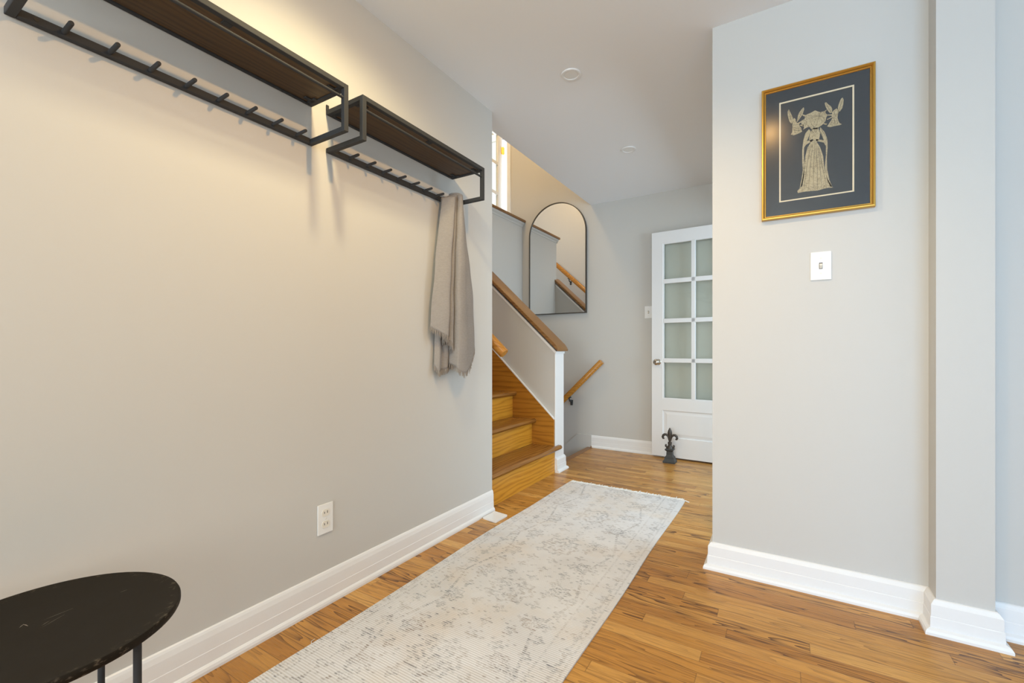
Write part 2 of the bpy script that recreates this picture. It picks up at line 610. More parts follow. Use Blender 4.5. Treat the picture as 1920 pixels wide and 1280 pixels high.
st('wall_back', [(-2.6, -1.95, YB, YB + 0.14, -1.6, 3.95), (-1.95, -1.112, YB, YB + 0.14, -1.6, 2.05),
                 (-1.95, -1.112, YB, YB + 0.14, 3.42, 3.95), (-1.112, -0.13, YB, YB + 0.14, -1.6, 3.95),
                 (-0.13, 3.0, YB, YB + 0.14, -1.6, HC + 0.3)], M['wall'], 'end wall with the arched mirror and the glazed door')
st('wall_stairwell', [(-2.6, -0.12, YL - 0.12, YL, -1.6, 3.95), (-2.72, -2.6, YL - 0.12, YB + 0.14, -1.6, 3.95),
                      (-0.25, -0.13, YL, YB, HC + 0.3, 3.95)], M['wall'], 'cream walls around the upper stairwell')
st('ceiling_stairwell', [(-2.72, -0.13, YL - 0.12, YB + 0.14, 3.95, 4.05)], M['ceil'], 'upper ceiling over the stairwell', 'ceiling')
st('floor_landing', [(-2.6, -1.72, YL, 3.18, 1.42, 1.45), (-2.6, -0.95, 3.33, YB, 1.42, 1.45), (-2.6, -1.72, 3.18, 3.33, 1.42, 1.45)],
   M['nosing'], 'oak floor of the upper landing', 'floor')
# half wall beside the stairs, rising with them
b = MB()
b.prism([(-0.028, -0.03), (-0.028, 0.955), (-0.93, 0.955 + 0.93 * 0.902), (-0.93, -1.6), (-0.12, -1.6)], 'y', 3.18, 3.33)
struct('wall_stair', b, M['wall'], 'half wall between the stairs up and the stairs down', 'wall')
st('wall_landing', [(-0.955, -0.919, 3.30, YB, 1.15, 2.35), (-1.7, -0.93, 3.18, 3.33, 0.2, 1.46)], M['wall'],
   'greige guard wall of the landing under an oak ledge')
# white end trim and moulding of the half wall
b = MB()
b.box(-0.034, -0.027, 3.176, 3.334, 0.02, 0.958, 0.002)
b.prism([(-0.020, 0.948), (-0.020, 0.966), (-0.93, 0.966 + 0.91 * 0.93), (-0.93, 0.956 + 0.91 * 0.93 - 0.01), (-0.03, 0.95)], 'y', 3.172, 3.338)
struct('trim_2', b, M['trim'], 'white moulding and end board of the half wall', 'trim')
# oak cap rail on the half wall
b = MB()
t0, s0 = 0.970, 0.93
b.prism([(0.004, t0 - 0.004), (0.006, t0 + 0.010), (-0.004, t0 + 0.030), (-0.022, t0 + 0.052), (-0.95, t0 + 0.052 + 0.928 * s0), (-0.95, t0 + 0.95 * s0), (-0.002, t0)],
        'y', 3.160, 3.348, 0.004)
struct('trim_3', b, M['cap'], 'oak cap board sloping down along the half wall', 'stair cap', True)
b = MB()
b.box(-0.985, -0.878, 3.268, YB, 2.362, 2.388, 0.006)
struct('trim_4', b, M['capy'], 'oak ledge on top of the landing guard wall', 'ledge', True)
b = MB()
b.prism([(-0.919, 2.362), (-0.892, 2.362), (-0.896, 2.345), (-0.910, 2.335), (-0.914, 2.318), (-0.919, 2.318)], 'y', 3.285, YB)
b.prism([(3.30, 2.362), (3.285, 2.362), (3.288, 2.335), (3.294, 2.318), (3.30, 2.318)], 'x', -0.955, -0.905)
struct('trim_5', b, M['wall'], 'painted moulding under the landing ledge', 'trim')

# the room behind the camera and the kitchen beyond the doorway
st('wall_rear', [(-0.12, 0.15, -3.12, -3, -0.03, HC), (4.6, 5.12, -3.12, -3, -0.03, HC), (1.85, 2.4, -3.12, -3, -0.03, HC), (2.4, 4.6, -3.12, -3, -0.03, 0.4), (2.4, 4.6, -3.12, -3, 2.2, HC), (0.15, 1.85, -3.12, -3, -0.03, 0.4), (0.15, 1.85, -3.12, -3, 2.2, HC)],
   M['wall'], 'wall with a wide window behind the camera')
st('wall_side', [(5, 5.12, -3, -1.7, -0.03, HC), (5, 5.12, 0.9, YR + 0.12, -0.03, HC), (5, 5.12, -1.7, 0.9, -0.03, 0.6), (5, 5.12, -1.7, 0.9, 2.1, HC)],
   M['wall'], 'wall with a wide window to the right of the camera')
st('wall_kitchen', [(2.8, 2.92, YR + 0.12, 2.4, -0.03, HC), (2.8, 2.92, 4.0, YB, -0.03, HC), (2.8, 2.92, 2.4, 4.0, -0.03, 0.55), (2.8, 2.92, 2.4, 4.0, 2.12, HC)],
   M['wall'], 'kitchen wall with a window beyond the glazed door')


def window_frame(name, boxes, label):
    b = MB()
    for q in boxes:
        b.box(*q, 0.004)
    return struct(name, b, M['trim'], label, 'window')


window_frame('window_2', [(0.15, 0.21, -3.1, -3.02, 0.4, 2.2), (1.79, 1.85, -3.1, -3.02, 0.4, 2.2), (0.97, 1.03, -3.1, -3.02, 0.4, 2.2),
                          (0.15, 1.85, -3.1, -3.02, 0.4, 0.46), (0.15, 1.85, -3.1, -3.02, 2.14, 2.2)], 'white framed window behind the camera')
window_frame('window_3', [(5.02, 5.1, -1.7, -1.64, 0.6, 2.1), (5.02, 5.1, 0.84, 0.9, 0.6, 2.1), (5.02, 5.1, -0.43, -0.37, 0.6, 2.1),
                          (5.02, 5.1, -1.7, 0.9, 0.6, 0.66), (5.02, 5.1, -1.7, 0.9, 2.04, 2.1)], 'white framed window on the right of the camera')

window_frame('window_4', [(2.4, 2.46, -3.1, -3.02, 0.4, 2.2), (4.54, 4.6, -3.1, -3.02, 0.4, 2.2), (3.47, 3.53, -3.1, -3.02, 0.4, 2.2),
                          (2.4, 4.6, -3.1, -3.02, 0.4, 0.46), (2.4, 4.6, -3.1, -3.02, 2.14, 2.2)], 'white framed window of the living room behind the camera')
st('wall_daylight_shield', [(1.98, 2.11, -3.0, -0.45, -0.03, HC)], M['wall'], 'added partition behind the camera, unseen, keeping daylight off the coat rack wall')  # added out of view to shade the coat rack wall from the rear window

# baseboards
def base_prof(k=1.0, h=0.122):
    return [(0, 0), (0.034 * k, 0), (0.034 * k, 0.009), (0.030 * k, 0.017), (0.022 * k, 0.022), (0.019 * k, 0.023), (0.018 * k, 0.058),
            (0.0165 * k, 0.060), (0.016 * k, 0.100), (0.012 * k, h - 0.010), (0.008 * k, h - 0.003), (0.004 * k, h), (0, h)]


struct('baseboard_left', MB().sweep(base_prof(0.65, 0.126), [(0, -3), (0, YL)]), M['trim'], 'white baseboard along the coat rack wall', 'baseboard')
struct('baseboard_right', MB().sweep(base_prof(1.02, 0.116), [(XR, 2.38), (XR, YR), (1.968, YR), (1.968, 2.08), (2.113, 2.08), (2.113, YR), (5, YR)]), M['trim'],
       'white baseboard under the framed picture and around the pilaster', 'baseboard')
struct('baseboard_back', MB().sweep(base_prof(0.7, 0.122), [(-0.117, YB), (XR, YB)]), M['trim'], 'white baseboard below the arched mirror wall', 'baseboard')
struct('baseboard_stair', MB().sweep(base_prof(1.0, 0.118), [(-0.030, 3.178), (-0.030, 3.332), (-0.10, 3.332)]), M['trim'],
       'short white baseboard block at the foot of the half wall', 'baseboard')
# painted skirt on the end wall at the stairs down
b = MB()
b.prism([(-0.117, 0.0), (-0.117, 0.124), (-0.27, 0.124), (-1.0, -0.56), (-1.0, -0.75), (-0.17, 0.0)], 'y', YB - 0.014, YB, 0.002)
struct('trim_6', b, M['wall'], 'painted stair skirt along the end wall', 'trim')
b = MB()
b.box(-0.119, -0.111, YB - 0.030, YB - 0.016, 0.002, 0.018, 0.001)
tag(obj('floor_stub', b, M['nosing']), 'tiny brown wood stub at the left end of the baseboard', 'wood block')

# ------------------------------------------------------------------ stairs up
sx = thing('staircase', (-0.04, 2.70, 0), 'golden oak stairs climbing left behind the coat rack wall', 'stairs')
nose = [(0.006, 0.2135), (-0.193, 0.420), (-0.378, 0.632), (-0.620, 0.835), (-0.83, 1.04), (-1.04, 1.245), (-1.25, 1.45)]
yA, yB_ = YL + 0.002, 3.166
prev = 0.0
for k, (xn, zt) in enumerate(nose):
    xr = xn - 0.040                                   # riser face
    b = MB().box(xr - 0.018, xr, yA, yB_ + (0.012 if k == 0 else 0), prev, zt - 0.034, 0.001)
    obj('riser', b, M['riser'], sx)
    xb = (nose[k + 1][0] - 0.058) if k < len(nose) - 1 else -1.72
    th = 0.034
    b = MB()
    pr = [(xn - 0.015, zt - th), (xn - 0.006, zt - th + 0.004), (xn, zt - th / 2), (xn - 0.004, zt - 0.007), (xn - 0.013, zt), (xb, zt), (xb, zt - th)]
    b.prism(pr, 'y', yA, yB_)
    if k == 0:                                        # the lowest tread returns round the end of the half wall
        pr2 = [(xn - 0.015, zt - th), (xn - 0.006, zt - th + 0.004), (xn, zt - th / 2), (xn - 0.004, zt - 0.007), (xn - 0.013, zt), (-0.036, zt), (-0.036, zt - th)]
        b.prism(pr2, 'y', yB_ - 0.001, 3.236, 0.003)
    obj('tread', b, M['tread'], sx, True)
    prev = zt - th * 0 - 0.0
b = MB()
b.prism([(-0.036, 0.205), (-0.036, 0.425), (-1.15, 0.425 + 1.114 * 0.95), (-1.72, 1.57), (-1.72, 0.9), (-0.62, 0.2)], 'y', 3.166, 3.179)
obj('stringer', b, M['skirt'], sx)
b = MB()
b.prism([(-0.036, 0.425), (-0.036, 0.436), (-1.15, 0.436 + 1.114 * 0.95), (-1.15, 0.424 + 1.114 * 0.95)], 'y', 3.163, 3.1795)
obj('stringer_bead', b, M['trim'], sx)
# stairs going down beside them
sd = thing('lower_staircase', (-0.6, 3.76, -0.8), 'oak stairs going down beside the end wall behind the half wall', 'stairs')
zz, xx = -0.205, -0.12
for k in range(6):
    obj('riser', MB().box(xx - 0.02, xx, 3.334, YB - 0.016, zz, zz + 0.175), M['skirt'], sd)
    obj('tread', MB().box(xx - 0.235, xx + 0.0, 3.334, YB - 0.016, zz - 0.03, zz, 0.004), M['tread'], sd)
    xx -= 0.205
    zz -= 0.205


def wall_rail(name, label, x0, z0, x1, z1, y, ywall, brk, sec=(0.026, 0.030)):
    o = thing(name, (x0, y, z0), label, 'handrail')
    d = Vector((x1 - x0, 0, z1 - z0))
    L = d.length
    b = MB()
    w, h = sec
    prof = [(-w, -h * 0.5), (-w * 0.55, -h), (w * 0.55, -h), (w, -h * 0.5), (w, h * 0.4), (w * 0.5, h), (-w * 0.5, h), (-w, h * 0.4)]
    bb = bmesh.new()
    lo = [bb.verts.new((0, a, c)) for a, c in prof]
    hi = [bb.verts.new((L, a, c)) for a, c in prof]
    bb.faces.new(lo)
    bb.faces.new(hi)
    for k in range(8):
        bb.faces.new((lo[k], lo[(k + 1) % 8], hi[(k + 1) % 8], hi[k]))
    bmesh.ops.bevel(bb, geom=bb.edges[:], offset=0.003, segments=1, affect='EDGES')
    ang = math.atan2(d.z, d.x)
    b._merge(bb, Matrix.Translation((x0, y, z0)) @ Matrix.Rotation(-ang, 4, 'Y'))
    obj('rail', b, M['rail'], o, True)
    s = 1 if ywall > y else -1
    for xk in brk:
        zk = z0 + (xk - x0) * (z1 - z0) / (x1 - x0) - h * 1.3
        b = MB()
        b.tube([(xk, y, zk), (xk, y, zk - 0.02), (xk, y + s * 0.012, zk - 0.038), (xk, ywall - s * 0.006, zk - 0.045)], [0.008, 0.007, 0.007, 0.009], 10)
        b.prism([(xk - 0.012, zk - 0.085), (xk + 0.012, zk - 0.085), (xk + 0.016, zk - 0.03), (xk - 0.016, zk - 0.03)], 'y', min(ywall, ywall - s * 0.008), max(ywall, ywall - s * 0.008), 0.002)
        b.box(xk - 0.018, xk + 0.018, y - 0.012, y + 0.012, zk - 0.004, zk + 0.008)
        tag(obj('bracket', b, M['castiron'], o, True), 'black iron bracket')
    return o


wall_rail('handrail', 'golden oak handrail ending beside the corner of the coat rack wall', 0.046, 0.955, -1.42, 2.275, 2.305, YL, [-0.25, -1.19])
wall_rail('handrail', 'short oak handrail sloping down on the end wall beside the half wall', 0.008, 0.862, -1.0, -0.125, 4.135, YB, [-0.335, -0.85], (0.022, 0.026))

# ------------------------------------------------------------------ stairwell window with an open casement
w1 = thing('window_1', (-1.5, YB, 2.05), 'white casement window standing open above the landing ledge', 'window', kind='structure')
b = MB()
for q in ((-1.112, -1.068, YB - 0.018, YB + 0.0, 1.98, 3.49), (-1.99, -1.95, YB - 0.018, YB, 1.98, 3.49), (-1.95, -1.112, YB - 0.018, YB, 3.42, 3.49),
          (-1.99, -1.068, YB - 0.03, YB, 1.98, 2.05), (-1.118, -1.112, YB, YB + 0.12, 2.05, 3.42), (-1.95, -1.944, YB, YB + 0.12, 2.05, 3.42)):
    b.box(*q, 0.002)
obj('casing', b, M['trim'], w1)
xs_, y0_, y1_ = -1.165, 3.745, 4.165
b = MB()
b.box(xs_ - 0.03, xs_, y1_ - 0.082, y1_, 2.07, 3.41, 0.003)
b.box(xs_ - 0.03, xs_, y0_, y0_ + 0.07, 2.07, 3.41, 0.003)
b.box(xs_ - 0.03, xs_, y0_, y1_, 2.07, 2.15, 0.003)
b.box(xs_ - 0.03, xs_, y0_, y1_, 3.345, 3.41, 0.003)
for z_ in (2.37, 2.70, 3.03):
    b.box(xs_ - 0.027, xs_ - 0.003, y0_ + 0.05, y1_ - 0.05, z_ - 0.018, z_ + 0.018, 0.003)
sash = obj('sash', b, M['trim'], w1)
b = MB().box(xs_ - 0.017, xs_ - 0.013, y0_ + 0.06, y1_ - 0.075, 2.14, 3.36)
obj('glass', b, M['glass'], sash)
for z_ in (3.20, 2.25):
    b = MB()
    b.tube([(xs_ + 0.008, YB - 0.026, z_ - 0.045), (xs_ + 0.008, YB - 0.026, z_ + 0.045)], 0.009, 12)
    b.box(xs_ + 0.0005, xs_ + 0.004, YB - 0.06, YB - 0.026, z_ - 0.038, z_ + 0.038)
    b.box(xs_ + 0.008, xs_ + 0.022, YB - 0.024, YB - 0.019, z_ - 0.038, z_ + 0.038)
    tag(obj('hinge', b, M['brass'], w1, True), 'brass hinge')

# ------------------------------------------------------------------ arched mirror
ym = YB - 0.024
mi = thing('mirror', (-0.494, YB, 1.349), 'arched wall mirror in a thin dark frame, beside the stairs', 'mirror')


def arch(hw, zb, zc, r, n=40):
    pts = [(-0.494 - hw, zb), (-0.494 + hw, zb)]
    for k in range(n + 1):
        a = PI * k / n
        pts.append((-0.494 + r * math.cos(a), zc + r * math.sin(a)))
    return pts


outer = arch(0.3275, 1.349, 2.180, 0.3275)
inner = arch(0.3195, 1.357, 2.180, 0.3195)
b = MB()
n = len(outer)
vo = [[b.bm.verts.new((x, y, z)) for x, z in pl] for pl, y in ((outer, YB - 0.001), (outer, ym - 0.008), (inner, ym - 0.008), (inner, YB - 0.001))]
for a, c in zip(vo, vo[1:] + vo[:1]):
    for k in range(n):
        b.bm.faces.new((a[k], a[(k + 1) % n], c[(k + 1) % n], c[k]))
obj('mirror_frame', b, M['mframe'], mi, True)
b = MB()
b.prism(inner, 'y', ym, YB - 0.003)
tag(obj('mirror_glass', b, M['mirror'], mi), 'silvered glass')

# ------------------------------------------------------------------ glazed door standing open against the end wall
dr = thing('door_1', (0.49, 4.128, 0), 'white glazed door standing open against the end wall', 'door', kind='structure', rz=math.atan2(-0.040, 0.71))
DW, DB, DT = 0.71, 0.016, 2.045
rows = [(0.544, 0.862), (0.901, 1.219), (1.258, 1.575), (1.615, 1.932)]
cols = [(0.108, 0.343), (0.378, 0.613)]
b = MB()
b.box(0, 0.100, 0, 0.034, DB, DT, 0.002)
b.box(DW - 0.09, DW, 0, 0.034, DB, DT, 0.002)
b.box(0.098, DW - 0.088, 0, 0.034, 1.940, DT, 0.001)
b.box(0.098, DW - 0.088, 0, 0.034, 0.432, 0.535, 0.001)
b.box(0.098, DW - 0.088, 0, 0.034, DB, 0.19, 0.001)
# raised lower panel: sloping margin to a flat field
b.box(0.098, DW - 0.088, 0.012, 0.026, 0.185, 0.435)
bb = bmesh.new()
o4 = [bb.verts.new(p) for p in ((0.108, 0.012, 0.198), (0.612, 0.012, 0.198), (0.612, 0.012, 0.424), (0.108, 0.012, 0.424))]
i4 = [bb.verts.new(p) for p in ((0.135, 0.007, 0.225), (0.585, 0.007, 0.225), (0.585, 0.007, 0.397), (0.135, 0.007, 0.397))]
bb.faces.new(i4)
for k in range(4):
    bb.faces.new((o4[k], o4[(k + 1) % 4], i4[(k + 1) % 4], i4[k]))
b._merge(bb)
leaf = obj('door_leaf', b, M['door'], dr, local=True)
b = MB()
b.box(0.098, 0.108, 0.004, 0.030, 0.53, 1.945)
b.box(0.613, 0.624, 0.004, 0.030, 0.53, 1.945)
b.box(0.343, 0.378, 0.002, 0.032, 0.53, 1.945, 0.004)
for z0, z1 in ((0.533, 0.545), (0.862, 0.901), (1.219, 1.258), (1.575, 1.615), (1.932, 1.942)):
    b.box(0.10, 0.62, 0.002, 0.032, z0, z1, 0.004)
obj('glazing_bars', b, M['door'], dr, local=True)
for z0, z1 in rows:
    for x0, x1 in cols:
        obj('pane', MB().box(x0 - 0.003, x1 + 0.003, 0.015, 0.018, z0 - 0.003, z1 + 0.003), M['glass'], dr, local=True)
b = MB()
prof = [(0.0, 0.030), (0.026, 0.030), (0.027, 0.027), (0.024, 0.024), (0.012, 0.020), (0.011, 0.012), (0.011, 0.0), (0.016, -0.006), (0.025, -0.014),
        (0.028, -0.024), (0.027, -0.034), (0.021, -0.041), (0.010, -0.044), (0.0, -0.0445)]
# spin about the local y axis
kx, kz = 0.058, 0.866
prof = [(r, y - 0.028) for r, y in prof]
rings = [[b.bm.verts.new((kx + r * math.cos(2 * PI * k / 24), y, kz + r * math.sin(2 * PI * k / 24))) for k in range(24)] for r, y in prof[1:-1]]
for a, c in zip(rings, rings[1:]):
    for k in range(24):
        b.bm.faces.new((a[k], a[(k + 1) % 24], c[(k + 1) % 24], c[k]))
b.bm.faces.new(rings[0])
b.bm.faces.new(rings[-1])
tag(obj('door_knob', b, M['chrome'], dr, True, True), 'round brushed nickel knob')

# ------------------------------------------------------------------ door stop
X0, Y0 = 0.678, 3.995
ds = thing('door_stop', (X0, Y0, 0), 'dark cast iron fleur-de-lis door stop on floor against glazed door', 'door stop')
b = MB()
b.lathe([(0.050, 0), (0.050, 0.012), (0.042, 0.026), (0.038, 0.034), (0.037, 0.048), (0.028, 0.058), (0.025, 0.066), (0.0235, 0.098), (0.030, 0.102), (0.036, 0.110), (0.036, 0.116), (0.029, 0.121)], X0, Y0, sq=True)
obj('pedestal', b, M['castiron'], ds)
f = MB()
f.lathe([(0.028, 0.120), (0.026, 0.128), (0.021, 0.140), (0.016, 0.148)], X0, Y0, 20)
for s in (-1, 1):
    f.tube([(X0 + s * 0.018, Y0, 0.132), (X0 + s * 0.028, Y0, 0.130), (X0 + s * 0.035, Y0, 0.138), (X0 + s * 0.034, Y0, 0.147), (X0 + s * 0.027, Y0, 0.149)], [0.009, 0.008, 0.008, 0.008, 0.006], 10)
f.lathe([(0.012, 0.146), (0.011, 0.152), (0.017, 0.154), (0.017, 0.176), (0.011, 0.178)], X0, Y0, 16)
# centre petal
bb = bmesh.new()
pr = [(0.009, 0.174), (0.010, 0.190), (0.013, 0.215), (0.018, 0.238), (0.0195, 0.254), (0.016, 0.272), (0.009, 0.288), (0.003, 0.299)]
rg = [[bb.verts.new((X0 + r * math.cos(2 * PI * k / 16), Y0 + 0.6 * r * math.sin(2 * PI * k / 16), z)) for k in range(16)] for r, z in pr]
for a, c in zip(rg, rg[1:]):
    for k in range(16):
        bb.faces.new((a[k], a[(k + 1) % 16], c[(k + 1) % 16], c[k]))
bb.faces.new(rg[0])
bb.faces.new(rg[-1])
f._merge(bb)
for s in (-1, 1):
    pts, rad = [], []
    for k, (dx, z, r) in enumerate(((0.006, 0.186, 0.006), (0.010, 0.206, 0.007), (0.017, 0.226, 0.0085), (0.030, 0.238, 0.010), (0.045, 0.238, 0.0105), (0.056, 0.228, 0.011), (0.060, 0.214, 0.0105), (0.055, 0.203, 0.009), (0.046, 0.203, 0.006))):
        pts.append((X0 + s * dx, Y0, z))
        rad.append(r)
    f.tube(pts, rad, 12)
tag(obj('finial', f, M['bronze_iron'], ds, True), 'brown-black fleur-de-lis')

# ------------------------------------------------------------------ coat racks
RL, RD, RZ0, RZ1, TB = 0.770, 0.212, 1.744, 1.909, 0.018
ra = thing('coat_rack', (0, 0.255, RZ0), 'dark metal and walnut coat rack with bare pegs, nearer the camera', 'coat rack', 'coat racks along the left wall')
y0, y1 = 0.255, 0.255 + RL
b = MB()
bx = lambda *q: b.box(*q, 0.0012, 1)
bx(RD - TB, RD, y0, y0 + TB, RZ0, RZ1)
bx(RD - TB, RD, y1 - TB, y1, RZ0, RZ1)
bx(RD - TB, RD, y0 + TB, y1 - TB, RZ1 - TB, RZ1)
bx(0.002, RD - TB, y0, y0 + TB, RZ1 - TB, RZ1)
bx(0.002, RD - TB, y1 - TB, y1, RZ1 - TB, RZ1)
bx(0.002, 0.014, y0 + TB, y1 - TB, RZ1 - TB, RZ1 - 0.004)
bx(0.002, RD - TB, y0, y0 + TB, RZ0, RZ0 + TB)
bx(0.002, RD - TB, y1 - TB, y1, RZ0, RZ0 + TB)
for ya in (y0, y1 - 0.012):
    bx(0.001, 0.005, ya, ya + 0.012, RZ1 - 0.002, RZ1 + 0.022)
obj('frame', b, M['iron'], ra)
b = MB().box(0.002, 0.020, y0 + TB, y1 - TB, RZ0, RZ0 + 0.020, 0.0015, 1)
obj('peg_rail', b, M['iron'], ra)
b = MB().box(0.015, RD - TB - 0.001, y0 + TB + 0.001, y1 - TB - 0.001, RZ1 - 0.014, RZ1 - 0.003, 0.001, 1)
tag(obj('shelf_board', b, M['shelf'], ra), 'dark walnut shelf board')
b = MB().tube([(RD - 0.010, y0 + TB - 0.002, 1.862), (RD - 0.010, y1 - TB + 0.002, 1.862)], 0.0052, 14)
obj('hanging_rod', b, M['iron'], ra, True)
for k in range(8):
    yk = y0 + 0.095 + k * 0.0862
    b = MB()
    b.tube([(0.018, yk, RZ0 + 0.010), (0.072, yk, RZ0 + 0.012), (0.0755, yk, RZ0 + 0.012)], [0.0056, 0.0056, 0.0045], 12)
    obj('peg', b, M['iron'], ra, True)
for ya, s in ((y0 + TB, 1), (y1 - TB, -1)):
    for xa in (0.018, RD - TB - 0.045):
        b = MB()
        b.box(xa, xa + 0.045, min(ya, ya + s * 0.012), max(ya, ya + s * 0.012), RZ1 - 0.018, RZ1 - 0.0142)
        b.box(xa + 0.014, xa + 0.030, min(ya, ya + s * 0.036), max(ya, ya + s * 0.036), RZ1 - 0.018, RZ1 - 0.0142)
        obj('shelf_tab', b, M['iron'], ra)
b = MB()
ymid = (y0 + y1) / 2
b.box(RD - TB - 0.02, RD - TB, ymid - 0.012, ymid + 0.012, RZ1 - 0.018, RZ1 - 0.0142)
obj('shelf_tab', b, M['iron'], ra)
for ya in (y0 + 0.048, y1 - 0.035):
    b = MB().tube([(0.019, ya, RZ0 + 0.011), (0.0212, ya, RZ0 + 0.011)], 0.0048, 12)
    tag(obj('screw_head', b, M['black'], ra), 'black screw head')


def copy_tree(o, loc, label):
    c = o.copy()
    COL.objects.link(c)
    c.location = loc
    c['label'] = label
    for ch in o.children:
        k = ch.copy()
        COL.objects.link(k)
        k.parent = c
    return c


copy_tree(ra, (0, 1.086, RZ0), 'dark metal and walnut coat rack with grey towel on last peg, farther away')

# ------------------------------------------------------------------ towel on the last peg
tw = thing('towel', (0.02, 1.80, 1.79), 'grey fringed linen towel hanging from the last peg of the coat rack', 'towel')
# columns across the cloth: y top, y bottom, z bottom, x top, x bottom
cols_ = [(1.737, 1.652, 1.095, 0.030, 0.028), (1.745, 1.668, 1.080, 0.060, 0.050), (1.757, 1.695, 1.060, 0.082, 0.078), (1.772, 1.722, 1.045, 0.088, 0.086),
         (1.780, 1.733, 1.035, 0.070, 0.045), (1.783, 1.737, 1.032, 0.050, 0.035), (1.788, 1.748, 1.025, 0.072, 0.070), (1.796, 1.772, 1.000, 0.078, 0.072),
         (1.801, 1.784, 0.960, 0.055, 0.020), (1.801, 1.787, 0.920, 0.050, 0.018), (1.803, 1.783, 0.895, 0.082, 0.088), (1.808, 1.795, 0.874, 0.098, 0.104),
         (1.816, 1.835, 0.862, 0.100, 0.108), (1.823, 1.875, 0.890, 0.094, 0.100), (1.829, 1.918, 0.945, 0.086, 0.090), (1.834, 1.958, 0.995, 0.070, 0.075),
         (1.838, 1.985, 1.035, 0.045, 0.045)]


def cr(vals, u):
    n = len(vals) - 1
    i = min(int(u), n - 1)
    f = u - i
    p0, p1, p2, p3 = vals[max(i - 1, 0)], vals[i], vals[i + 1], vals[min(i + 2, n)]
    return 0.5 * ((2 * p1) + (p2 - p0) * f + (2 * p0 - 5 * p1 + 4 * p2 - p3) * f * f + (3 * p1 - p0 - 3 * p2 + p3) * f ** 3)


def sheet(cols, NU, NV, ztop, wob=0.0028, ease=1.45, loop=True):
    b = MB()
    grid = []
    hem = []
    for j in range(NV + 1):
        tt = j / NV
        row = []
        for i in range(NU + 1):
            u = i / NU * (len(cols) - 1)
            yt, yb, zb, xt, xb = [cr([c[q] for c in cols], u) for q in range(5)]
            f_ = i / NU
            e = 1 - (1 - tt) ** (ease * (0.72 + 0.28 * min(1, f_ / 0.55)))
            y = yt + (yb - yt) * e
            z = ztop(u / (len(cols) - 1)) * (1 - tt) + zb * tt
            x = xt + (xb - xt) * tt
            x += wob * (math.sin(z * 13 + y * 21) + 0.5 * math.sin(z * 31 - y * 17 + 1.3)) * min(1, tt * 3)
            y += 0.0015 * math.sin(z * 17 + y * 9)
            row.append(b.bm.verts.new((max(x, 0.006), y, z)))
        grid.append(row)
    hem = [v.co.copy() for v in grid[-1]]
    if loop:                                            # over the peg and back towards the wall
        back = []
        for dx, dz in ((-0.012, 0.006), (-0.028, 0.008), (-0.042, 0.003), (-0.05, -0.02), (-0.052, -0.06)):
            back.append([b.bm.verts.new((max(0.023, v.co.x + dx), v.co.y, v.co.z + dz)) for v in grid[0]])
        grid = back[::-1] + grid
    for a, c in zip(grid, grid[1:]):
        for i in range(NU):
            b.bm.faces.new((a[i], a[i + 1], c[i + 1], c[i]))
    return b, hem


def solid(o, th):
    md = o.modifiers.new('thickness', 'SOLIDIFY')
    md.thickness = th
    md.offset = 0
    return o


fr = MB()


def strands(hem, n, L, spread=0.004):
    for k in range(n):
        u = (k + random.random() * 0.6) / n * (len(hem) - 1)
        i = min(int(u), len(hem) - 2)
        p = hem[i].lerp(hem[i + 1], u - i)
        q = p + Vector((random.uniform(-spread, spread), random.uniform(-spread, spread), -L * random.uniform(0.7, 1.15)))
        fr.tube([p + Vector((0, 0, 0.004)), p.lerp(q, 0.5) + Vector((random.uniform(-0.001, 0.001), random.uniform(-0.002, 0.002), 0)), q], [0.0016, 0.0014, 0.0008], 5)


# folded layer seen behind, lower left, and a small corner behind on the right
cb = [(1.74, 1.690, 0.905, 0.012, 0.018), (1.76, 1.706, 0.872, 0.020, 0.040), (1.78, 1.735, 0.878, 0.016, 0.030), (1.79, 1.770, 0.885, 0.024, 0.042),
      (1.80, 1.800, 0.900, 0.016, 0.030), (1.83, 1.850, 0.905, 0.026, 0.050), (1.85, 1.900, 0.900, 0.030, 0.056), (1.86, 1.918, 0.925, 0.026, 0.046)]
bk, hb = sheet(cb, 70, 60, lambda u: 1.70, 0.003, 1.3, False)
bf, hf = sheet(cols_, 170, 90, lambda u: (1.748 + 0.040 * min(1, u / 0.6) if u < 0.6 else 1.788 - 0.03 * (u - 0.6) / 0.4), 0.0026, 1.7, True)
bf._merge(bk.bm)
cloth = solid(obj('cloth', bf, M['towel'], tw, True), 0.003)
strands(hf, 210, 0.026)
strands(hb, 120, 0.026)
tag(obj('fringe', fr, M['towelf'], tw, True), 'frayed brownish yarn fringe', kind='stuff')

# ------------------------------------------------------------------ side table
TX, TY, TZ, TR = 0.297, 0.256, 0.450, 0.212
ta = thing('side_table', (TX, TY, 0), 'round black metal side table with a scuffed top and rod legs', 'table')
b = MB()
b.lathe([(TR - 0.010, TZ - 0.017), (TR - 0.002, TZ - 0.016), (TR, TZ - 0.012), (TR, TZ - 0.004), (TR - 0.002, TZ), (TR - 0.008, TZ - 0.0005), (TR - 0.014, TZ - 0.0022), (0.02, TZ - 0.0022)], TX, TY, 96)
top = obj('tabletop', b, M['tabletop'], ta, True)
for k in range(3):
    a = math.radians((28, 139, 263)[k])
    b = MB()
    r0 = TR - 0.021
    px_, py_ = TX + r0 * math.cos(a), TY + r0 * math.sin(a)
    b.tube([(px_, py_, TZ - 0.012), (px_, py_, 0.004), (px_, py_, 0.0)], [0.0066, 0.0066, 0.0055], 14)
    obj('leg', b, M['iron'], ta, True)
b = MB()
pr = TR - 0.021
b.tube([(TX + pr * math.cos(2 * PI * k / 64), TY + pr * math.sin(2 * PI * k / 64), 0.055) for k in range(64)], 0.005, 10, closed=True)
obj('foot_ring', b, M['iron'], ta, True)
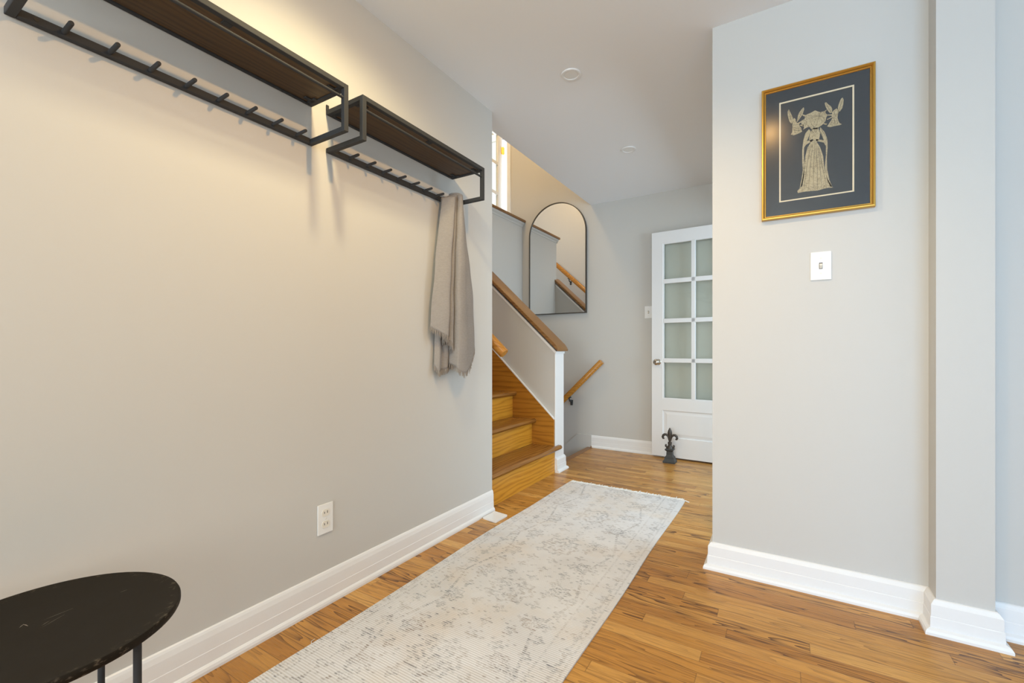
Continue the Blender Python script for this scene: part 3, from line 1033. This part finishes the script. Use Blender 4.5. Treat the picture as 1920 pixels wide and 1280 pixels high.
for (xa, ya, xb, yb_, w) in ((0.2633, 0.2600, 0.2582, 0.3074, 0.0011), (0.2949, 0.2520, 0.2721, 0.2921, 0.0009), (0.2470, 0.2380, 0.2640, 0.2425, 0.0030), (0.2584, 0.2317, 0.2480, 0.2400, 0.0024),
                            (0.2652, 0.3800, 0.2646, 0.3943, 0.0009), (0.2850, 0.2560, 0.2760, 0.2690, 0.0012)):
    b = MB()
    d = Vector((xb - xa, yb_ - ya))
    nn = Vector((-d.y, d.x)).normalized() * w * 0.5
    b.face([(xa, ya, TZ - 0.0019), (xb - nn.x * .3, yb_ - nn.y * .3, TZ - 0.0019), (xb, yb_, TZ - 0.0019), ((xa + xb) / 2 + nn.x, (ya + yb_) / 2 + nn.y, TZ - 0.0019)])
    tag(obj('scratch', b, M['scratch'], top), 'pale scratch')

# ------------------------------------------------------------------ runner
RX0, RX1, RY0, RY1 = 0.172, 0.968, 0.60, 3.020
rcx, rcy = (RX0 + RX1) / 2, (RY0 + RY1) / 2
rg_ = thing('runner_rug', (rcx, rcy, 0), 'long faded off-white runner rug with grey floral pattern', 'rug')


def edge(y, s):
    return 0.006 * math.sin(y * 2.1 + s) + 0.004 * math.sin(y * 5.3 + s * 2.7)


b = MB()
NY, NX = 150, 26
lo, hi = [], []
for j in range(NY + 1):
    y = RY0 + (RY1 - RY0) * j / NY
    xa, xb = RX0 + edge(y, 0.4), RX1 + edge(y, 1.9)
    lo.append([b.bm.verts.new((xa + (xb - xa) * i / NX, y + 0.006 * math.sin(i * 0.5) * (j / NY), 0.0008)) for i in range(NX + 1)])
    hi.append([b.bm.verts.new((v.co.x, v.co.y, 0.0062 + 0.0006 * math.sin(v.co.x * 15 + v.co.y * 9))) for v in lo[-1]])
for j in range(NY):
    for i in range(NX):
        b.bm.faces.new((hi[j][i], hi[j][i + 1], hi[j + 1][i + 1], hi[j + 1][i]))
        b.bm.faces.new((lo[j][i], lo[j + 1][i], lo[j + 1][i + 1], lo[j][i + 1]))
    b.bm.faces.new((lo[j][0], hi[j][0], hi[j + 1][0], lo[j + 1][0]))
    b.bm.faces.new((lo[j][NX], lo[j + 1][NX], hi[j + 1][NX], hi[j][NX]))
for i in range(NX):
    b.bm.faces.new((lo[0][i], lo[0][i + 1], hi[0][i + 1], hi[0][i]))
    b.bm.faces.new((lo[NY][i], hi[NY][i], hi[NY][i + 1], lo[NY][i + 1]))
obj('weave', b, M['rug'], rg_, True)
b = MB()
for yy, s in ((RY1, 1), (RY0, -1)):
    n = 190
    for k in range(n):
        x = RX0 + 0.002 + (RX1 - RX0 - 0.004) * (k + random.uniform(0.2, 0.8)) / n
        L = random.uniform(0.022, 0.040) * (1.5 if random.random() < 0.12 else 1)
        dx = random.uniform(-0.008, 0.012)
        b.tube([(x, yy - s * 0.004, 0.0055), (x + dx * 0.4, yy + s * L * 0.5, 0.0042), (x + dx, yy + s * L, 0.0022)], [0.0030, 0.0028, 0.0016], 5)
for k in range(9):                                       # stray tassel at the far right corner
    b.tube([(RX1 - 0.012, RY1 - 0.004 + k * 0.001, 0.005), (RX1 + 0.014, RY1 - 0.008 + 0.001 * k, 0.0045), (RX1 + 0.030 + 0.002 * (k % 4), RY1 - 0.022 + 0.0016 * k, 0.003)], [0.0026, 0.0024, 0.0012], 5)
b.tube([(RX0 + 0.004, 0.905, 0.005), (RX0 - 0.010, 0.915, 0.004), (RX0 - 0.013, 0.930, 0.0025)], [0.001, 0.001, 0.0008], 5)
tag(obj('fringe', b, M['fringe'], rg_, True), 'short white cotton fringe', kind='stuff')

# ------------------------------------------------------------------ white plate on the floor
fp = MB()
fp.prism([(0.033, 2.095), (0.036, 2.212), (0.133, 2.200), (0.129, 2.082)], 'z', 0.0, 0.012, 0.002)
tag(obj('floor_plate', fp, M['plate']), 'blank white cover plate on the floor by the rug and wall corner', 'floor plate')

# ------------------------------------------------------------------ electrical plates
def screw(parent, p, n, name='screw'):
    a = Vector(p)
    b = MB().tube([a, a + Vector(n) * 0.0012], 0.0032, 10)
    return obj(name, b, M['ivory'], parent)


ou = thing('wall_outlet', (0, 1.0815, 0.330), 'white duplex wall outlet low on the coat rack wall', 'outlet')
b = MB().box(0.0005, 0.006, 1.048, 1.115, 0.2725, 0.3875, 0.0025)
obj('cover_plate', b, M['plate'], ou)
for zc in (0.3525, 0.3085):
    b = MB()
    pts = []
    for k in range(32):
        a = 2 * PI * k / 32
        pts.append((1.0815 + 0.0172 * math.cos(a), zc + max(-0.0135, min(0.0135, 0.0172 * math.sin(a)))))
    b.prism(pts, 'x', 0.004, 0.0078, 0.0006)
    rc = obj('receptacle', b, M['ivory'], ou)
    b = MB()
    b.box(0.0075, 0.0082, 1.0738, 1.0762, zc - 0.002, zc + 0.006)
    b.box(0.0075, 0.0082, 1.0868, 1.0892, zc - 0.002, zc + 0.0075)
    tag(obj('slots', b, M['black'], rc), 'dark slots')
screw(ou, (0.006, 1.0815, 0.3305), (1, 0, 0))


def toggle_plate(x0, x1, z0, z1, y, label):
    cx, cz = (x0 + x1) / 2, (z0 + z1) / 2
    o = thing('light_switch', (cx, y, cz), label, 'light switch')
    b = MB().box(x0, x1, y - 0.006, y - 0.0005, z0, z1, 0.0025)
    obj('cover_plate', b, M['plate'], o)
    b = MB()
    b.box(cx - 0.0058, cx + 0.0058, y - 0.0064, y - 0.004, cz - 0.0125, cz + 0.0125)
    tag(obj('toggle_slot', b, M['black'], o), 'dark slot')
    b = MB()
    b.prism([(y - 0.005, cz - 0.0105), (y - 0.0085, cz - 0.0110), (y - 0.0185, cz + 0.0005), (y - 0.0165, cz + 0.0065), (y - 0.006, cz + 0.0095)], 'x', cx - 0.0047, cx + 0.0047, 0.0006)
    tag(obj('toggle', b, M['ivory'], o), 'ivory toggle')
    screw(o, (cx, y - 0.006, cz + 0.030), (0, -1, 0))
    screw(o, (cx, y - 0.006, cz - 0.030), (0, -1, 0))
    return o


toggle_plate(1.609, 1.679, 1.262, 1.376, YR, 'white toggle switch plate below the framed picture')
toggle_plate(0.409, 0.479, 1.271, 1.386, YB, 'white switch plate half hidden by the open glazed door')

# ------------------------------------------------------------------ ceiling lights
def downlight(x, y, label, power, size=150, blend=0.6, radius=0.035, col=WARM, tilt=0.0):
    o = thing('ceiling_light', (x, y, HC), label, 'ceiling light', 'small round ceiling lights')
    b = MB()
    prof = [(0.037, HC - 0.001), (0.038, HC - 0.006), (0.044, HC - 0.0075), (0.051, HC - 0.0055), (0.0535, HC - 0.0005)]
    b.lathe(prof, x, y, 40, False)
    obj('trim_ring', b, M['trim'], o, True)
    b = MB()
    b.lathe([(0.0375, HC - 0.003), (0.030, HC - 0.0042), (0.001, HC - 0.0045)], x, y, 40, False)
    obj('lens', b, M['plate'], o, True)
    if power:
        sp = spot('ceiling_light_lamp', (x, y, HC - 0.045), power, col, size, blend, radius)
        sp.rotation_euler = (0, tilt, 0)              # the tilting lamp is turned to the coat rack wall
    return o


downlight(0.562, 2.147, 'round white ceiling light in the middle of the hall ceiling, nearer one', 0)
downlight(0.560, 3.171, 'round white ceiling light near the end wall, farther and smaller one', 0)
downlight(0.62, 0.98, 'lit round ceiling light above the gap between the coat racks', 38, 163, 0.5, 0.05, (1.0, 0.84, 0.48))
downlight(1.45, 1.02, 'lit round ceiling light in front of the framed picture', 58, 156, 0.9, 0.022, (1.0, 0.57, 0.19), math.radians(28))
d_ = bpy.data.lights.new('landing_lamp', 'POINT')
d_.energy = 33
d_.color = (1.0, 0.67, 0.30)
d_.shadow_soft_size = 0.12
lo_ = bpy.data.objects.new('landing_lamp', d_)
lo_.location = (-0.75, 2.95, 3.75)
COL.objects.link(lo_)
b = MB()
b.lathe([(0.001, 3.87), (0.08, 3.875), (0.13, 3.90), (0.15, 3.93), (0.15, 3.95)], -0.75, 2.95, 32, False)
tag(obj('landing_light', b, M['plate'], None, True), 'round white dome light on the stairwell ceiling', 'ceiling light')

# ------------------------------------------------------------------ framed picture
PX, PZ, PW, PH = 1.6255, 1.802, 0.378, 0.550
pc = thing('framed_picture', (PX, YR, PZ), 'gold framed print of a robed lady on dark ground', 'picture')
yf = YR - 0.026


def frame_ring(x0, x1, z0, z1, prof):
    """prof: (inset from the outer edge, y)"""
    b = MB()
    R = []
    for d, y in prof:
        R.append([b.bm.verts.new(p) for p in ((x0 + d, y, z0 + d), (x1 - d, y, z0 + d), (x1 - d, y, z1 - d), (x0 + d, y, z1 - d))])
    n = len(R)
    for i in range(n):
        a, c = R[i], R[(i + 1) % n]
        for k in range(4):
            b.bm.faces.new((a[k], a[(k + 1) % 4], c[(k + 1) % 4], c[k]))
    return b


x0, x1, z0, z1 = PX - PW / 2, PX + PW / 2, PZ - PH / 2, PZ + PH / 2
b = frame_ring(x0, x1, z0, z1, [(0, YR - 0.001), (0, yf + 0.006), (0.002, yf + 0.001), (0.006, yf), (0.010, yf + 0.004), (0.0125, yf + 0.010), (0.014, yf + 0.010), (0.0165, yf + 0.013), (0.0165, YR - 0.001)])
obj('frame', b, M['gold'], pc)
b = MB().box(x0 + 0.012, x1 - 0.012, YR - 0.010, YR - 0.004, z0 + 0.012, z1 - 0.012)
ix0, ix1, iz0, iz1 = 1.5005, 1.7505, 1.597, 2.013
b = frame_ring(x0 + 0.012, x1 - 0.012, z0 + 0.012, z1 - 0.012, [(0, YR - 0.010), (0.0, YR - 0.004), (0.03, YR - 0.004)])
b = MB()
for q in ((x0 + 0.012, ix0, z0 + 0.012, z1 - 0.012), (ix1, x1 - 0.012, z0 + 0.012, z1 - 0.012), (ix0, ix1, z0 + 0.012, iz0), (ix0, ix1, iz1, z1 - 0.012)):
    b.box(q[0], q[1], YR - 0.0100, YR - 0.0065, q[2], q[3])
obj('mat_board', b, M['mat'], pc)
b = frame_ring(ix0, ix1, iz0, iz1, [(0, YR - 0.0104), (0.0055, YR - 0.0092), (0.0055, YR - 0.0066), (0, YR - 0.0066)])
tag(obj('mat_liner', b, M['cream'], pc), 'cream inner border')
b = MB().box(ix0 - 0.01, ix1 + 0.01, YR - 0.0062, YR - 0.003, iz0 - 0.01, iz1 + 0.01)
obj('paper', b, M['paper'], pc)
FIG = {
    'dress': [(-0.007, 0.0789), (0.0095, 0.0746), (0.0165, 0.05), (0.0128, 0.0282), (0.0048, 0.0188), (0.0165, -0.0069), (0.0259, -0.0431), (0.0296, -0.0893), (0.0398, -0.1368), (0.0535, -0.1677), (0.059, -0.176), (0.0421, -0.1739), (0.0259, -0.1754), (0.0071, -0.1787), (-0.0165, -0.176), (-0.0357, -0.1747), (-0.059, -0.1762), (-0.061, -0.1677), (-0.0512, -0.1562), (-0.0454, -0.1312), (-0.0381, -0.0864), (-0.0333, -0.0297), (-0.0261, 0.0033), (-0.0156, 0.0209), (-0.0213, 0.0367), (-0.0175, 0.0587)],
    'mantle_l': [(-0.0213, 0.0769), (-0.0333, 0.0627), (-0.0405, 0.0356), (-0.0444, -0.004), (-0.0444, -0.0503), (-0.0425, -0.0855), (-0.0464, -0.1194), (-0.0532, -0.1558), (-0.0444, -0.1517), (-0.0381, -0.1095), (-0.0357, -0.0696), (-0.0386, -0.0285), (-0.0377, 0.006), (-0.0309, 0.0159), (-0.007, 0.0262), (-0.007, 0.0331), (-0.0285, 0.0298), (-0.0213, 0.0482), (-0.0156, 0.0668)],
    'mantle_r': [(0.0165, 0.0756), (0.0305, 0.0521), (0.0398, 0.0215), (0.0407, -0.0126), (0.0379, -0.0572), (0.0398, -0.1028), (0.0467, -0.1438), (0.0563, -0.1738), (0.049, -0.1696), (0.0379, -0.1364), (0.0314, -0.0897), (0.0351, -0.0453), (0.0351, -0.0056), (0.0282, 0.0102), (0.0024, 0.0233), (0.0024, 0.0308), (0.0282, 0.0198), (0.0212, 0.0432), (0.0142, 0.0592)],
    'hair': [(-0.0338, 0.1363), (-0.0237, 0.1396), (-0.0098, 0.1434), (-0.001, 0.1477), (0.0065, 0.1418), (0.0164, 0.1353), (0.0263, 0.1355), (0.0324, 0.136), (0.0349, 0.1249), (0.041, 0.1172), (0.0361, 0.1081), (0.0337, 0.0952), (0.0263, 0.0852), (0.0189, 0.0797), (0.0115, 0.0756), (0.0065, 0.0693), (-0.0136, 0.0745), (-0.0186, 0.085), (-0.0275, 0.0858), (-0.0364, 0.082), (-0.0408, 0.0793), (-0.0377, 0.09), (-0.0441, 0.0993), (-0.0479, 0.108), (-0.0466, 0.1184), (-0.0364, 0.1218)],
    'wing_a': [(-0.0908, 0.1769), (-0.0856, 0.163), (-0.0803, 0.1492), (-0.0764, 0.1357), (-0.0777, 0.119), (-0.0816, 0.1155), (-0.0882, 0.125), (-0.0921, 0.14), (-0.0948, 0.1563), (-0.0948, 0.1687)],
    'wing_b': [(-0.0389, 0.1714), (-0.0377, 0.1619), (-0.0428, 0.1449), (-0.0492, 0.1329), (-0.0569, 0.1227), (-0.0634, 0.1152), (-0.0608, 0.1284), (-0.0589, 0.1432), (-0.0543, 0.1543), (-0.0466, 0.1644)],
    'helper_a': [(-0.0777, 0.116), (-0.0764, 0.1295), (-0.0725, 0.1362), (-0.0673, 0.1301), (-0.0666, 0.1207), (-0.0608, 0.1114), (-0.0518, 0.1152), (-0.0466, 0.1169), (-0.0479, 0.1111), (-0.0556, 0.107), (-0.0543, 0.099), (-0.0492, 0.0915), (-0.0447, 0.0734), (-0.0518, 0.0691), (-0.0621, 0.0671), (-0.0738, 0.0654), (-0.0836, 0.071), (-0.079, 0.0792), (-0.0784, 0.0991)],
    'arm_a': [(-0.0556, 0.1024), (-0.0428, 0.1013), (-0.0364, 0.0958), (-0.0441, 0.0947)],
    'ray_a': [(-0.0441, 0.1438), (-0.0326, 0.1368), (-0.0338, 0.1315), (-0.0428, 0.1373)],
    'wing_c': [(0.0312, 0.1679), (0.0361, 0.1694), (0.0434, 0.1583), (0.0519, 0.1484), (0.0556, 0.137), (0.0546, 0.1239), (0.0483, 0.1226), (0.0398, 0.137), (0.0337, 0.1537)],
    'wing_d': [(0.0891, 0.1724), (0.0921, 0.1634), (0.0909, 0.1461), (0.0879, 0.1322), (0.0808, 0.121), (0.076, 0.1208), (0.0736, 0.1378), (0.076, 0.1475), (0.0796, 0.1597), (0.0844, 0.1701)],
    'helper_b': [(0.0544, 0.1239), (0.0628, 0.132), (0.07, 0.1351), (0.0778, 0.1233), (0.0742, 0.1125), (0.0724, 0.0981), (0.076, 0.0824), (0.0796, 0.074), (0.0867, 0.0684), (0.0796, 0.0666), (0.0628, 0.0673), (0.0483, 0.0667), (0.0392, 0.0721), (0.0459, 0.083), (0.0532, 0.0945), (0.0568, 0.1039), (0.041, 0.0985), (0.0379, 0.1013), (0.0544, 0.1068), (0.0532, 0.1116), (0.0392, 0.1155), (0.0392, 0.1189), (0.0556, 0.1161)],
    'ray_b': [(0.0275, 0.0879), (0.0392, 0.0833), (0.0361, 0.0789), (0.0288, 0.0823)],
    'ray_c': [(0.03, 0.1352), (0.0379, 0.1397), (0.0361, 0.135), (0.0318, 0.1302)],
}
LINES = [[(-0.0142, 0.0119), (-0.0261, -0.0544), (-0.0381, -0.1673)], [(-0.008, 0.0104), (-0.0156, -0.0567), (-0.0227, -0.1714)], [(-0.0023, 0.009), (-0.0051, -0.059), (-0.007, -0.1743)], [(0.0024, 0.0079), (0.0057, -0.0614), (0.0071, -0.1747)], [(0.0071, 0.0039), (0.0142, -0.0633), (0.0212, -0.1728)], [(0.0109, 0.0002), (0.0203, -0.0646), (0.0374, -0.1702)], [(-0.0142, 0.1127), (-0.0136, 0.0988), (-0.0073, 0.085), (-0.0035, 0.0825), (0.0015, 0.0842), (0.0065, 0.095), (0.0071, 0.1084)], [(-0.0091, 0.1106), (-0.0048, 0.1094)], [(-0.001, 0.1084), (0.0034, 0.1072)], [(-0.0029, 0.1066), (-0.0035, 0.0992), (-0.0016, 0.0979)], [(-0.0073, 0.0941), (-0.0035, 0.0919), (0.0009, 0.0923)], [(-0.0364, 0.1294), (-0.0186, 0.1215), (-0.001, 0.1212), (0.0189, 0.1173), (0.0337, 0.1087)], [(-0.0287, 0.1349), (-0.0136, 0.1277), (0.0065, 0.1252), (0.0238, 0.1219)], [(0.0115, 0.1359), (0.0139, 0.1262), (0.0115, 0.1148)], [(-0.0161, 0.1345), (-0.0123, 0.1304)], [(0.0226, 0.1148), (0.03, 0.1037), (0.0275, 0.0909)], [(0.0152, 0.1047), (0.0214, 0.1031), (0.0226, 0.0922), (0.0164, 0.0894)], [(-0.0441, 0.1146), (-0.0338, 0.1149), (-0.0287, 0.1029), (-0.0338, 0.092)], [(-0.0389, 0.1041), (-0.0326, 0.1039)], [(-0.0262, 0.0946), (-0.0211, 0.0841)], [(-0.006, 0.0862), (-0.0035, 0.0734), (-0.001, 0.0592)], [(-0.0136, 0.073), (-0.0073, 0.0608), (-0.0035, 0.0553)], [(0.009, 0.0702), (0.0027, 0.0597), (-0.0023, 0.055)], [(0.0189, 0.0661), (0.0275, 0.0489), (0.0349, 0.029)], [(0.0139, 0.0614), (0.0238, 0.0423)], [(-0.0738, 0.1072), (-0.0582, 0.1046)], [(-0.0764, 0.0986), (-0.0647, 0.0924), (-0.0518, 0.0906)], [(-0.0751, 0.0859), (-0.0621, 0.081), (-0.0479, 0.0789)], [(-0.0738, 0.0763), (-0.0647, 0.0732)], [(-0.0686, 0.0919), (-0.0712, 0.0771)], [(-0.0582, 0.0908), (-0.0556, 0.0747)], [(0.0568, 0.0994), (0.07, 0.0958)], [(0.0628, 0.0948), (0.064, 0.0737)], [(0.0568, 0.0935), (0.0483, 0.0749)], [(0.07, 0.0929), (0.0736, 0.0712)], [(0.0604, 0.1282), (0.0652, 0.109), (0.07, 0.0988)], [(-0.0908, 0.1707), (-0.0856, 0.1444), (-0.0816, 0.1201)], [(-0.0402, 0.1672), (-0.0492, 0.1436), (-0.0608, 0.1191)], [(0.0349, 0.1653), (0.0434, 0.1449), (0.0519, 0.1246)], [(0.0891, 0.1687), (0.0832, 0.1469), (0.0772, 0.1235)]]
b = MB()
for nm, pts in FIG.items():
    b.prism([(PX + u, PZ + v) for u, v in pts], 'y', YR - 0.0069, YR - 0.0061)
fg = obj('lady_figure', b, M['rubbing'], pc)
tag(fg, 'gold rubbing of a robed lady with two winged helpers')
b = MB()
for ln in LINES:
    pts = [Vector((PX + u, YR - 0.00695, PZ + v)) for u, v in ln]
    # smooth and taper into a thin flat stroke
    fine = []
    for k in range(len(pts) - 1):
        for q in range(4):
            fine.append(Vector([cr([p[i] for p in pts], k + q / 4) for i in range(3)]))
    fine.append(pts[-1])
    n = len(fine)
    L_ = []
    for k in range(n):
        tg = fine[min(k + 1, n - 1)] - fine[max(k - 1, 0)]
        nn = Vector((-tg.z, 0, tg.x)).normalized()
        w = 0.00048 * (0.35 + math.sin(PI * (k + 0.5) / n))
        L_.append((b.bm.verts.new(fine[k] + nn * w), b.bm.verts.new(fine[k] - nn * w)))
    for a, c in zip(L_, L_[1:]):
        b.bm.faces.new((a[0], a[1], c[1], c[0]))
obj('drawn_lines', b, M['ink'], fg)
b = MB().box(x0 + 0.013, x1 - 0.013, YR - 0.0138, YR - 0.0120, z0 + 0.013, z1 - 0.013)
obj('glass', b, M['pglass'], pc)
